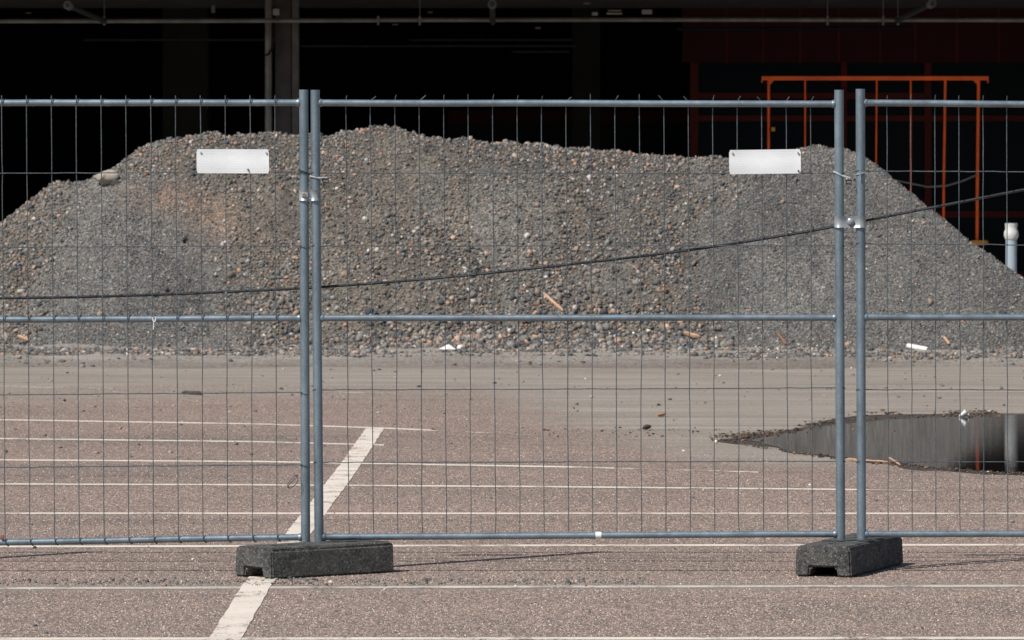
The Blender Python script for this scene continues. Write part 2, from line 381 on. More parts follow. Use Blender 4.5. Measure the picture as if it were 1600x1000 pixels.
gx, gy = np.meshgrid(np.linspace(X0, X1, nx), np.linspace(Y0, Y1, ny)); gz = np.maximum(heap_z(gx, gy), -.03)
def fine_w(x, z):                                     # 1 where the fine grey gravel lies
    px = 800+x*F/53.; py = HY-(z-H)*F/53.
    b = np.interp(py, [200, 240, 330, 400, 480, 560], [1250, 1235, 1090, 1045, 1062, 1110])+18*vnoise(x*3, z*4, 31)
    right = np.clip((px-b)/45, 0, 1)
    e = ((px-(200+.10*(py-300)))/(105+.3*(py-290)))**2+np.clip((300-py)/25, 0, 9)**2
    slide = np.clip((vnoise(x*1.5+3, z*.9+x*.5, 61)+.55*vnoise(x*4, z*1.6, 62)-.5)*3, 0, .5)       # tongues of fines that slid down
    return np.maximum(np.maximum(right, np.clip(1.6-e, 0, 1)), slide)
def heap_col(x, z):
    px = 800+x*F/53.; py = HY-(z-H)*F/53.; f = fine_w(x, z)
    base = np.array([.126, .110, .089]); fine = np.array([.138, .135, .126])
    c = base*(1-f[..., None])+fine*f[..., None]
    c = c*(1+.3*fbm(x*1.1, z*1.7, 4, 40))[..., None]
    o = np.exp(-(((px-250)-(py-310)*1.6)/75)**2-((py-312)/28)**2)+.5*np.exp(-((px-330)/60)**2-((py-360)/35)**2)
    o = np.clip(o*(1+.6*fbm(x*5, z*6, 3, 44)), 0, 1)*.6
    return c*(1-o[..., None])+np.array([.27, .165, .105])*o[..., None]
hv = np.stack([gx, gy, gz], -1).reshape(-1, 3); idx = np.arange(nx*ny).reshape(ny, nx)
q = np.stack([idx[:-1, :-1], idx[:-1, 1:], idx[1:, 1:], idx[1:, :-1]], -1).reshape(-1, 4)
keep = (gz.reshape(-1)[q].max(1) > -.02); q = q[keep]
me = bpy.data.meshes.new('gravel_heap'); me.vertices.add(len(hv)); me.vertices.foreach_set('co', hv.reshape(-1).astype(np.float32))
me.loops.add(q.size); me.loops.foreach_set('vertex_index', q.reshape(-1).astype(np.int32)); me.polygons.add(len(q))
me.polygons.foreach_set('loop_start', (np.arange(len(q))*4).astype(np.int32)); me.polygons.foreach_set('loop_total', np.full(len(q), 4, np.int32)); me.update(calc_edges=True)
at = me.color_attributes.new('Col', 'FLOAT_COLOR', 'POINT'); cc = np.ones((len(hv), 4), np.float32); cc[:, :3] = heap_col(hv[:, 0], hv[:, 2]); at.data.foreach_set('color', cc.reshape(-1))
heap = bpy.data.objects.new('gravel_heap', me); C.objects.link(heap); me.materials.append(M['heap'])
tag(heap, 'long grey-brown heap of mixed gravel lying on the asphalt behind the mesh fence', 'gravel heap')

def scatter(n, dmax_extra=.5):
    x = rng.uniform(-7.3, 6.5, n); d = rng.uniform(50.9, 56.0, n); z = heap_z(x, d)
    px = 800+x*F/54.5; zc = H-(np.interp(px, sil[:, 0], sil[:, 1])-HY)/F*54.5; dr = toe(px)+np.maximum(zc, .15)/.64
    k = (z > -.01) & (d < dr+dmax_extra) & (x/d > -.097) & (x/d < .097); return x[k], d[k], z[k]
x, d, z = scatter(150000); f = fine_w(x, z); k = rng.random(len(x)) > f*.985; x, d, z = x[k], d[k], z[k]
low = np.clip(1.2-z, 0, 1.2)/1.2
cl = np.clip(.82+.6*fbm(x*1.1, z*1.8, 3, 50), .12, 1); k = rng.random(len(x)) < cl; x, d, z, low = x[k], d[k], z[k], low[k]
r = .0068+.0082*rng.random(len(x))**1.5+.013*rng.random(len(x))**8*(1+low)+low*.0035
wx = np.array(W_COARSE)
s1 = stones('coarse_stones', np.stack([x, d, z+r*.5], 1), r, palette(len(x), wx), ico(), heap); tag(s1, kind='stuff')
x, d, z = scatter(230000); f = fine_w(x, z); k = rng.random(len(x)) < .12+f; x, d, z, f = x[k], d[k], z[k], f[k]; r = .0065+.006*rng.random(len(x))
s2 = stones('fine_stones', np.stack([x, d, z+r*.2], 1), r, palette(len(x), W_FINE), octa(), heap); tag(s2, kind='stuff')
# the largest stones, each a piece of its own
x, d, z = scatter(1200, 0); f = fine_w(x, z); k = (rng.random(len(x)) > f*.9) & (rng.random(len(x)) < np.where(z < .5, .5, .13)); x, d, z = x[k][:110], d[k][:110], z[k][:110]
for i in range(len(x)):
    r = np.array([random.uniform(.017, .029)]); o = stones('stone', np.zeros((1, 3)), r, palette(1, [8,8,8,8,7,6,5,2,1,5,5,2,.6]), ico(), heap); o.location = (x[i], d[i], z[i]+.01)

def rock(name, loc, rad, mat, seed, sub=2, squash=(1, 1, .8), amp=.22):
    import bmesh
    b = bmesh.new(); bmesh.ops.create_icosphere(b, subdivisions=sub, radius=1); r = random.Random(seed)
    dirs = [(Vector((r.gauss(0,1), r.gauss(0,1), r.gauss(0,1))).normalized(), r.uniform(.6, .95)) for _ in range(14)]
    for v in b.verts:
        for dd, h in dirs:
            s_ = v.co.dot(dd)
            if s_ > h: v.co -= dd*(s_-h)*.8
        v.co += v.co*r.uniform(-.03, .03)
        v.co = Vector((v.co.x*squash[0], v.co.y*squash[1], v.co.z*squash[2]))*rad
    me = bpy.data.meshes.new(name); b.to_mesh(me); b.free(); o = bpy.data.objects.new(name, me); C.objects.link(o)
    me.materials.append(M[mat]); o.location = loc; return o
def on_heap(px, py):                                   # first point of the heap along the sight line
    for d_ in np.arange(50.8, 56.5, .01):
        p = P(px, py, d_)
        if heap_z(np.array([p.x]), np.array([d_]))[0] >= p.z: return p
    return P(px, py, 54.3)
p = on_heap(166, 290); print('boulder', p); o = rock('boulder', p+Vector((0, .02, .075)), .125, 'paleb', 4, 3, (1, .8, .72)); tag(o, 'pale pinkish boulder sticking out of the heap crest near its left shoulder', 'boulder')
p = on_heap(182, 284); o = rock('rock', p+Vector((0, -.02, -.02)), .055, 'dirtclod', 9, 2, (1.2, .8, .8)); tag(o, 'small dark stone lying against the right side of the pale boulder', 'stone')

def bar(name, a, b, w_, h_, mat, label, cat, seed=1, n=5):
    a = Vector(a); b = Vector(b); r = random.Random(seed); pts = [a+(b-a)*i/n+Vector((0, 0, r.uniform(-.3, .3)*h_)) for i in range(n+1)]
    rs = [w_/2*(.35 if i in (0,) else .65 if i == n else 1)*r.uniform(.85, 1.1) for i in range(n+1)]
    o = MB().tube(pts, rs, 5).build(name, M[mat]); return tag(o, label, cat)
lift = Vector((0, -.03, .015))
bar('wood_splinter', on_heap(847, 459)+lift, on_heap(880, 488)+lift, .035, .004, 'wood', 'thin pale wood splinter lying on the heap above the middle fence rail', 'wood')
bar('plank_piece', on_heap(1068, 522)+lift, on_heap(1093, 529)+lift, .04, .006, 'wood', 'broken pinkish plank piece at the foot of the heap right of centre', 'wood', 2)
bar('stick', on_heap(1213, 521)+lift, on_heap(1228, 540)+lift, .03, .01, 'wood_dark', 'short dark brown stick near the heap foot left of the right posts', 'stick', 3)
bar('stick', on_heap(1474, 528)+lift, on_heap(1483, 540)+lift, .03, .006, 'wood', 'short curved orange-brown wood sliver just above the white tube', 'stick', 4)
bar('stick', on_heap(28, 527)+lift, on_heap(45, 534)+lift, .03, .006, 'wood', 'orange-brown wood chip at the heap foot at the far left', 'stick', 5)
bar('stick', on_heap(285, 379)+lift, on_heap(291, 372)+lift, .03, .006, 'dirtclod', 'small dark slate sliver on the smooth grey fan of the heap', 'stone chip', 6)
p, q_ = on_heap(1418, 543)+lift, on_heap(1449, 549)+lift
tag(MB().tube([p, q_], .024, 10).build('plastic_tube', M['white'], smooth=True), 'short white plastic tube lying at the foot of the heap', 'tube')
p = on_heap(1160, 240); 
# flat rag on the ground before the heap
x_, y_ = G(701, 557.5); r = random.Random(3); ring = [(x_+math.cos(a)*.075*r.uniform(.7, 1.2), y_+math.sin(a)*.16*r.uniform(.7, 1.2), .07) for a in np.arange(0, 6.2, .5)]
tag(MB().add([(x_, y_, .11)]+ring, [(0, i+1, (i+1) % len(ring)+1) for i in range(len(ring))]).build('plastic_scrap', M['white']), 'crumpled white plastic scrap on the dirt in front of the heap', 'plastic scrap')

# ------------------------------------------------------------------ dirt apron at the foot of the heap
def apz(x, y):
    edge = 47.5+.35*fbm(x*.5, x*0, 4, 70)
    z = .035*np.clip((y-edge)/.5, -1, 1)+.018*fbm(x*1.5, y*3, 4, 71)*np.clip((y-edge)*2, 0, 1)+.02*np.exp(-((y-edge-.9)/.35)**2)
    return np.where(y < edge-.15, -.02, z)
nx2, ny2 = 220, 46; ax, ay = np.meshgrid(np.linspace(-9, 9, nx2), np.linspace(46.2, 53.2, ny2))
az = apz(ax, ay)
av = np.stack([ax, ay, az], -1).reshape(-1, 3); i2 = np.arange(nx2*ny2).reshape(ny2, nx2)
aq = np.stack([i2[:-1, :-1], i2[:-1, 1:], i2[1:, 1:], i2[1:, :-1]], -1).reshape(-1, 4)
tag(MB().add(av.tolist(), aq.tolist()).build('dirt', M['dirt'], smooth=True), kind='structure')
def gscatter(name, n, fx, fr, wts, z0=0., base=None, flat=.3, sel=None):
    x, y = fx(n)
    if sel is not None: k = sel(x, y); x, y = x[k], y[k]
    r = fr(len(x)); zz_ = np.maximum(apz(x, y), 0) if z0 == .04 else z0; o = stones(name, np.stack([x, y, zz_+r*.3], 1), r, palette(len(x), wts), base or ico(), None, flat); return tag(o, kind='stuff')
gscatter('gravel', 9500, lambda n: (rng.uniform(-5.6, 5.6, n), 52.0-np.abs(rng.normal(0, 1.9, n))), lambda n: .009+.024*rng.random(n)**4, W_COARSE, .04, sel=lambda x, y: (y > 47.6) & (rng.random(len(x)) < np.clip(.5+1.2*fbm(x*.8, y*1.5, 3, 77), 0, 1)))
gscatter('gravel', 4500, lambda n: (rng.uniform(1.6, 5.8, n), rng.normal(48.9, .33, n)), lambda n: .009+.018*rng.random(n)**3, W_COARSE, .04)
gscatter('gravel', 3000, lambda n: (rng.uniform(-4.6, -1.2, n), rng.normal(50.2, .4, n)), lambda n: .008+.02*rng.random(n)**3, W_COARSE, .04)
# grit swept in front of the feet
gscatter('grit', 2600, lambda n: (rng.uniform(-2.6, .6, n), rng.normal(23.62, .1, n)), lambda n: .0022+.0075*rng.random(n)**5, W_COARSE, 0., flat=.1, sel=lambda x, y: rng.random(len(x)) < np.clip(1.1-np.abs(x+1.1)*.35, .1, 1))
gscatter('grit', 700, lambda n: (rng.uniform(-2.6, 2.6, n), rng.uniform(21, 31, n)), lambda n: .002+.006*rng.random(n)**3, [8,8,4,3,2,5,3,2,2,2,2,4,2], 0., flat=.2)
gscatter('grit', 900, lambda n: (rng.uniform(-5, 5, n), rng.uniform(33, 47.5, n)), lambda n: .004+.014*rng.random(n)**5, [9,8,4,3,2,6,3,2,2,2,2,3,2], 0., flat=.3, sel=lambda x, y: ~((x > 1.2) & (y < 40)))
# the aggregate that stands proud of the worn asphalt
LINES = [998, 917.2, 852.6, 802.4, 760, 727.5]
def chips(n, y0, y1):
    u = rng.random(n); y = 1/((1/y0)*(1-u)+(1/y1)*u); x = rng.uniform(-.098, .098, n)*y; row = HY+F*H/y; px = 800+x*F/y; k = np.ones(n, bool)
    LN = [([-300, 1900], [999, 997], 3.4), ([0, 1900], [919.5, 915], 3.6), ([0, 1900], [854.3, 851], 3.2), ([0, 1900], [802.2, 802.6], 2.6), ([0, 400, 800, 1200, 1460], [756.4, 757.8, 760.2, 763.8, 766.5], 2.4), ([0, 400, 700, 900, 1180], [718.8, 721.3, 726.5, 730, 738], 2.2), ([0, 400, 600], [685.4, 690.3, 695.5], 2)]
    for a, b, h_ in LN: k &= (np.abs(row-np.interp(px, a, b)) > h_) | (rng.random(n) < .06)
    cl = np.interp(row, [670, 737, 833, 917, 1003], [586, 540, 467, 400, 349]); k &= (np.abs(px-cl) > .065*F/y) | (row < 668) | (rng.random(n) < .04)
    right = np.clip((x+.14*(y-30)-.6)/1.6, 0, 1)*np.clip((y-31)/3, 0, 1); k &= rng.random(n) > right*.97
    x, y = x[k], y[k]; m = len(x); r = rng.uniform(.0022, .0042, m)
    V = np.array([(1,0,0),(0,1,0),(-1,0,0),(0,-1,0),(0,0,.9)], float)[None]*(1+rng.uniform(-.35, .35, (m, 5, 1)))
    V[:, 4, :2] += rng.uniform(-.4, .4, (m, 2)); a = rng.uniform(0, 6.28, m); ca, sa = np.cos(a)[:, None], np.sin(a)[:, None]
    X = V[:, :, 0]*ca-V[:, :, 1]*sa; Y = V[:, :, 0]*sa+V[:, :, 1]*ca
    V = np.stack([X, Y, V[:, :, 2]], -1)*r[:, None, None]+np.stack([x, y, np.full(m, -.0002)], 1)[:, None]
    f = np.array([(0,1,4),(1,2,4),(2,3,4),(3,0,4)]); Fc = (f[None]+(np.arange(m)*5)[:, None, None]).reshape(-1)
    me = bpy.data.meshes.new('asphalt_aggregate'); me.vertices.add(m*5); me.vertices.foreach_set('co', V.reshape(-1).astype(np.float32))
    me.loops.add(len(Fc)); me.loops.foreach_set('vertex_index', Fc.astype(np.int32)); me.polygons.add(m*4)
    me.polygons.foreach_set('loop_start', (np.arange(m*4)*3).astype(np.int32)); me.polygons.foreach_set('loop_total', np.full(m*4, 3, np.int32)); me.update(calc_edges=True)
    AP = np.array([(.07,.075,.08),(.13,.125,.12),(.2,.17,.155),(.3,.235,.2),(.4,.3,.25),(.5,.35,.27),(.55,.43,.35),(.66,.59,.51)])
    c = AP[rng.choice(8, m, p=np.array([14, 12, 12, 15, 14, 10, 7, 3])/87)]*rng.uniform(.85, 1.15, (m, 1))
    at = me.color_attributes.new('Col', 'FLOAT_COLOR', 'POINT'); cc = np.ones((m, 5, 4), np.float32); cc[:, :, :3] = c[:, None, :]; at.data.foreach_set('color', cc.reshape(-1))
    o = bpy.data.objects.new('asphalt_aggregate', me); C.objects.link(o); me.materials.append(M['stones']); return tag(o, kind='stuff')
chips(210000, 20.5, 44.)
for (px, py, rr, mt, lb) in [(453, 905, .012, 'dirtclod', 'dark pebble on the asphalt just in front of the left foot'), (54, 857, .010, 'dirtclod', 'small dark clod on the painted line left of the left foot'), (1013, 884, .009, 'dirtclod', None), (301, 875, .007, 'white', 'tiny white pebble on the asphalt left of the left foot'), (46, 908, .010, 'dirtclod', 'small dark clod in the grit at the far left before the fence'), (101, 627, .014, 'dirtclod', 'dark clod on the asphalt at the far left well behind the fence'), (1029, 634, .015, 'dirtclod', 'dark clod on the dusty ground behind the right half of the middle panel'), (1333, 703-50, .02, 'dirtclod', None), (1329, 813, .009, 'dirtclod', None)]:
    if not lb: continue
    x_, y_ = G(px, py); o = rock('pebble', (x_, y_, rr*.5), rr, mt, int(px)); tag(o, lb, 'pebble')

# ------------------------------------------------------------------ puddle
top = [(1165,690),(1183,686.5),(1210,681),(1240,675.5),(1275,669),(1310,664.5),(1350,660.5),(1390,656.5),(1440,653.5),(1500,651),(1560,649),(1620,648),(1750,652),(1880,662),(1980,678)]
bot = [(1990,700),(1880,728),(1760,741),(1650,743),(1600,741),(1550,738.5),(1500,735),(1460,731.5),(1420,728),(1375,723.5),(1330,719),(1290,714),(1250,708.5),(1215,702),(1185,695.5)]
def dense(pts, jit, seed, grow=0):
    r = random.Random(seed); Q = [G(*p) for p in pts]; out = []; cx = sum(q[0] for q in Q)/len(Q); cy = sum(q[1] for q in Q)/len(Q)
    for a, b in zip(Q, Q[1:]+Q[:1]):
        n = max(2, int(math.dist(a, b)/.07))
        for k in range(n): out.append((a[0]+(b[0]-a[0])*k/n, a[1]+(b[1]-a[1])*k/n))
    o2 = []
    for i, (x, y) in enumerate(out):
        nz = float(fbm(np.array([i*.12]), np.array([seed*3.]), 4, seed)[0])
        o2.append((x+nz*jit*.5+r.uniform(-.01, .01), y+nz*jit+r.uniform(-.02, .02)))
    return o2
from mathutils.geometry import tessellate_polygon
def sheet(name, poly, z, mat):
    tr = tessellate_polygon([[Vector((x, y, 0)) for x, y in poly]])
    fs = []
    for a, b, c in tr:
        A, B, Cc = poly[a], poly[b], poly[c]
        fs.append((a, b, c) if (B[0]-A[0])*(Cc[1]-A[1])-(B[1]-A[1])*(Cc[0]-A[0]) > 0 else (a, c, b))
    return tag(MB().add([(x, y, z) for x, y in poly], fs).build(name, M[mat]), kind='structure')
mtop = [(1112,689),(1150,684),(1185,680),(1220,675),(1240,671),(1310,654),(1350,648.5),(1390,648),(1440,648.5),(1500,648),(1560,647),(1620,646),(1750,650),(1890,659),(2000,676)]
mbot = [(2010,702),(1890,729),(1765,742),(1650,744),(1550,739.3),(1500,736),(1420,728.7),(1330,719.7),(1250,710),(1210,704),(1180,699),(1150,694)]
sheet('mud', dense(mtop+mbot, .16, 5), .002, 'mud')
sheet('puddle', dense(top+bot, .08, 6), .005, 'water')
# bits of bark and grit along the far shore
Q = [G(*p) for p in mtop[:11]]; qx = np.array([q[0] for q in Q]); qy = np.array([q[1] for q in Q])
def shore(n):
    n *= 1
    x = rng.uniform(qx[0], qx[-1], n); return x, np.interp(x, qx, qy)-.08+rng.normal(0, .2, n)*(1+.6*rng.random(n))
PALM = PAL.copy(); PAL[:] = np.array([(.03,.022,.018),(.05,.035,.025),(.08,.05,.035),(.12,.07,.045),(.05,.05,.045),(.16,.1,.06),(.06,.04,.03),(.3,.15,.08),(.4,.2,.1),(.1,.09,.08),(.2,.18,.15),(.7,.66,.6),(.25,.12,.06)])
gscatter('bark_litter', 5200, shore, lambda n: .003+.013*rng.random(n)**4, [9,9,8,7,6,6,6,2,.6,4,2,.4,1.5], .003, flat=.6, sel=lambda x, y: rng.random(len(x)) < np.clip(.5+1.3*fbm(x*2.2, y*1.5, 3, 91), .05, 1))
Q2 = [G(*p) for p in mbot[::-1]]; q2x = np.array([q[0] for q in Q2][:9]); q2y = np.array([q[1] for q in Q2][:9])
gscatter('bark_litter', 500, lambda n: ((lambda x: (x, np.interp(x, q2x, q2y)+rng.normal(0, .1, n)))(rng.uniform(q2x[0], q2x[-1], n))), lambda n: .004+.010*rng.random(n)**3, [9,9,8,7,6,6,6,3,1,4,2,.5,2], .004, flat=.5)
gscatter('bark_litter', 150, lambda n: (rng.normal(1.0, .7, n), rng.normal(36.5, .35, n)), lambda n: .004+.010*rng.random(n)**3, [9,9,8,7,6,6,6,3,1,4,2,.5,2], .002, flat=.5)
PAL[:] = PALM
def gp(px, py, z=.012): x_, y_ = G(px, py); return Vector((x_, y_, z))
bar('twig', gp(1320, 720.5), gp(1392, 726), .016, .004, 'wood', 'long thin orange twig along the near edge of the puddle', 'twig', 8, 8)
bar('twig', gp(1388, 720, .02), gp(1406, 729, .012), .016, .004, 'wood', 'short pale twig crossing the near edge of the puddle', 'twig', 9, 4)
x_, y_ = G(1507, 653); b_ = MB().tube([(x_-.03, y_, .012), (x_+.012, y_, .04)], [.009, .02], 8); b_.tube([(x_-.035, y_, .012), (x_+.03, y_+.01, .02)], .008, 5)
tag(b_.build('paper_scrap', M['white']), 'white crumpled paper scrap at the far edge of the puddle', 'litter')
x_, y_ = G(1119, 693); tag(rock('pebble', (x_, y_, .012), .012, 'white', 5, 2, (1, 1, 1)), 'small white pebble beside the left tip of the puddle', 'pebble')
for i_, (px, py, l_) in enumerate([(1033, 652, 'small pinkish wood chip on the dusty ground between fence centre and puddle'), (1010, 672, 'thin dark twig on the dusty ground left of the puddle tip')]):
    bar('wood_chip', gp(px-6, py), gp(px+6, py-1, .02), .03, .01, 'wood' if i_ == 0 else 'brown', l_, 'wood chip', 20+i_, 3)
bar('tar_lump', gp(284, 616), gp(316, 617.5), .03, .01, 'dirtclod', 'dark flattened lump strip on the asphalt behind the left panel', 'lump', 33, 7)

# ------------------------------------------------------------------ fence
WR = .0021
def panel(label, xl, xr, yt, ym, yb, vt, vb, hs, side, seed, ptop=140, pbot=(850, 850), wave=1.0, hook=False, first_wires=0):
    """xl, xr: (top, bottom) column of the post centres; yt, ym, yb: row of rail at the left and right post; side -1 = mesh on the camera's side"""
    R = random.Random(seed)
    t = empty('mesh_fence', label, 'fence panel', 'temporary mesh fence panels'); t.location = (0, 0, 0)
    lx = lambda y: xl[0]+(xl[1]-xl[0])*(y-140)/700; rx = lambda y: xr[0]+(xr[1]-xr[0])*(y-140)/700
    for fx, pb in ((lx, pbot[0]), (rx, pbot[1])):
        mb = MB(); o_ = .0195; mb.tube([P(fx(ptop), ptop), P(fx((ptop+pb)/2), (ptop+pb)/2), P(fx(pb), pb)], o_, 20, False)
        # open tube end with wall thickness
        a = P(fx(ptop), ptop); n = 20; i0 = len(mb.v)
        for rr, dz in ((.0195, 0.0), (.0168, 0.0), (.0168, -.08)):
            for k in range(n):
                an = 2*math.pi*k/n; mb.v.append((a.x+math.cos(an)*rr, a.y+math.sin(an)*rr, a.z+dz))
        for s_ in range(2):
            for k in range(n): mb.f.append((i0+s_*n+k, i0+s_*n+(k+1) % n, i0+(s_+1)*n+(k+1) % n, i0+(s_+1)*n+k))
        mb.build('post', M['tube'], t, True)
    for (a, b) in (yt, ym, yb):
        x0 = lx(a)+5; x1 = rx(b)-5; pts = []
        for i in range(9):
            u = i/8; pts.append(P(x0+(x1-x0)*u, a+(b-a)*u+(0 if i in (0, 8) else R.uniform(-.35, .35))))
        rl = MB().tube(pts, .0138, 14).build('rail', M['tube'], t, True)
        for e_, s_ in ((0, 1), (-1, -1)):                # weld collars
            q0 = pts[e_]; MB().tube([q0+Vector((s_*.004, 0, 0)), q0+Vector((s_*.011, 0, 0)), q0+Vector((s_*.017, 0, 0))], [.0165, .0172, .0142], 12).build('weld', M['tube'], rl, True)
    off = Vector((0, side*.0158, 0)); offh = Vector((0, side*(.0158+WR*1.7), 0))
    xs = []; k = first_wires
    while True:
        a = vt[0]+vt[1]*k; b = vb[0]+vb[1]*k
        if a > xr[0]-22: break
        if a > xl[0]+22: xs.append((a, b))
        k += 1
    rowsL = [h[0] for h in hs]; rows = [yt[0]]+rowsL[:2]+[ym[0]]+rowsL[2:]+[yb[0]]
    for (a, b) in xs:
        u = (a-xl[0])/(xr[0]-xl[0]); pts = []; ry = lambda pair: pair[0]+(pair[1]-pair[0])*u
        y0 = ry(yt); y1 = ry(yb); wx = lambda y: a+(b-a)*(y-y0)/(y1-y0)
        if hook: pts += [P(wx(y0)+R.uniform(-.2, .2), y0-11.5)+off, P(wx(y0), y0)+off]
        else:
            ln_ = R.uniform(9, 12); lean = R.choice([0, 0, .1, .25, .5, .9, -.7, .2]) if seed == 2 else R.choice([0, .05, .1])
            pts += [P(wx(y0)+ln_*lean, y0-3-ln_+abs(lean)*3)+off*.6, P(wx(y0), y0-3)+off, P(wx(y0), y0+8)+off]
        for j in range(len(rows)-1):
            ya, yb_ = rows[j], rows[j+1]; am = wave*(.5 if j < 2 else 1.3 if j == 3 else .9)
            dx = R.gauss(0, am*.55); kk = R.uniform(.3, .7)
            for v_ in (kk*.5, kk, (1+kk)/2):
                pts.append(P(wx(ya+(yb_-ya)*v_)+dx*(1 if v_ == kk else .5), ya+(yb_-ya)*v_)+off)
            yy = min(yb_, y1); pts.append(P(wx(yy)+R.gauss(0, .35)*wave, yy)+off)
        wmb = MB().tube(pts, WR, 6)
        if hook:
            for yr in (y0, ry(ym), y1):                  # the wire's tail bent round the rail
                c0 = P(wx(yr), yr); arc = []
                for q_ in range(9):
                    an = math.radians(-175+q_*32); arc.append(c0+Vector((.004+q_*.0028, math.cos(an)*.0163, -math.sin(an)*.0163*(1 if yr != y1 else -1))))
                wmb.tube(arc, WR, 5)
            if True: pass
        wmb.build('vertical_wire', M['wire'], t, True)
    for (a, b) in hs:
        pts = []; n = 44
        for i in range(n+1):
            u = i/n; x_ = lx(a)+4+(rx(b)-lx(a)-8)*u
            pts.append(P(x_, a+(b-a)*u+R.gauss(0, .3)*wave)+offh)
        hm = MB().tube(pts, WR, 6)
        for (fx, s_, yy) in ((lx, 1, a), (rx, -1, b)):
            c0 = P(fx(yy), yy); arc = []
            for q_ in range(8):
                an = math.radians((-90 if side < 0 else 90)+s_*(-40+q_*28)); arc.append(c0+Vector((math.cos(an)*.0212, math.sin(an)*.0212, .002*q_-.01)))
            hm.tube(arc, WR, 5)
        hm.build('horizontal_wire', M['wire'], t, True)
    return t
pL = panel('left mesh fence panel with wires in front of its rails and a white plate', (-345, -340), (474.5, 477.5), (160.8, 160.4), (501, 497.2), (853, 839.5), (3., 38.8), (8.8, 38.6), [(272.5, 268.6), (388, 384), (620, 612.6), (733, 725.5)], -1, 1, 140, (856, 849), .8, True, -9)
pM = panel('middle mesh fence panel between the two dark feet, fully in view', (492.3, 498.5), (1310.8, 1313.5), (160.6, 162.3), (497, 496.3), (838.8, 834.5), (540, 38.25), (545.5, 38.1), [(270.5, 270.8), (384.5, 384), (609.5, 606.5), (723, 721)], 1, 2, 140.5, (850, 843), 1.0, False, 0)
pR = panel('right mesh fence panel before the puddle, cut off by the photo edge', (1344.3, 1346), (2163, 2165), (160.6, 168), (495.6, 497), (834.5, 834), (1386, 37.5), (1388.5, 37.4), [(267.5, 271), (381, 387), (609.3, 609), (722, 722)], 1, 3, 139, (843, 850), 1.1, False, 0)
pE = panel('mesh fence panel beyond the left edge of the photo', (-1182, -1180), (-363, -360), (161, 161), (499, 499), (850, 850), (-1140, 38.3), (-1138, 38.3), [(271, 271), (386, 386), (615, 615), (729, 729)], -1, 4, 140, (856, 856), .8, False, 0)

def foot(bx, by, theta, label, L=.74, W=.226, Hh=.128):
    import bmesh
    # profile across the width with a channel in the underside, extruded along the length
    ch = .062; hh = .04; pr = [(0, 0), (W/2-ch, 0), (W/2-ch+.006, hh), (W/2+ch-.006, hh), (W/2+ch, 0), (W, 0), (W-.004, Hh-.012), (W-.016, Hh), (.016, Hh), (.004, Hh-.012)]
    n = len(pr); vs = [(0, y, z) for y, z in pr]+[(L, y, z) for y, z in pr]
    fs = [(i, i+n, (i+1) % n+n, (i+1) % n) for i in range(n)]+[tuple(range(n)), tuple(range(2*n-1, n-1, -1))]
    b = bmesh.new(); V = [b.verts.new(v) for v in vs]; [b.faces.new([V[i] for i in f]) for f in fs]
    bmesh.ops.recalc_face_normals(b, faces=b.faces)
    bmesh.ops.bevel(b, geom=[e for e in b.edges if e.calc_face_angle(0) > .3], offset=.008, segments=2, affect='EDGES')
    bmesh.ops.triangulate(b, faces=[f for f in b.faces if len(f.verts) > 6])
    me = bpy.data.meshes.new('fence_foot'); b.to_mesh(me); b.free()
    o = bpy.data.objects.new('ballast_block', me); C.objects.link(o); me.materials.append(M['foot'])
    cu = MB()
    for u in (.2, .32, .68, .8):
        cu.tube([(L*u, W*.5, Hh-.03), (L*u, W*.5, Hh+.02)], .024, 12)
    cut = cu.build('cutter', M['foot'])
    m_ = o.modifiers.new('b', 'BOOLEAN'); m_.operation = 'DIFFERENCE'; m_.object = cut; m_.solver = 'EXACT'
    dg = bpy.context.evaluated_depsgraph_get(); new = bpy.data.meshes.new_from_object(o.evaluated_get(dg)); o.modifiers.clear(); o.data = new
    bpy.data.objects.remove(cut)
    # chipped, slightly sagging corners
    r = random.Random(int(bx*10)); 
    for v in new.vertices: v.co += Vector((r.uniform(-1, 1), r.uniform(-1, 1), r.uniform(-.5, 1)))*.0012
    th = math.radians(theta); o.location = (bx, by, .001); o.rotation_euler = (0, 0, th)
    return tag(o, label, 'fence foot', 'dark moulded fence feet')
foot(-.990, 23.755, 40, 'dark moulded fence foot under the two closely set left posts', .65, .255)
foot(1.405, 23.864, 71, 'dark moulded fence foot under the two wider-set right posts', .83, .242)
foot(-3.26, 23.78, 58, 'dark moulded fence foot beyond the left edge of the photo')
foot(3.62, 23.8, 60, 'dark moulded fence foot beyond the right edge of the photo')

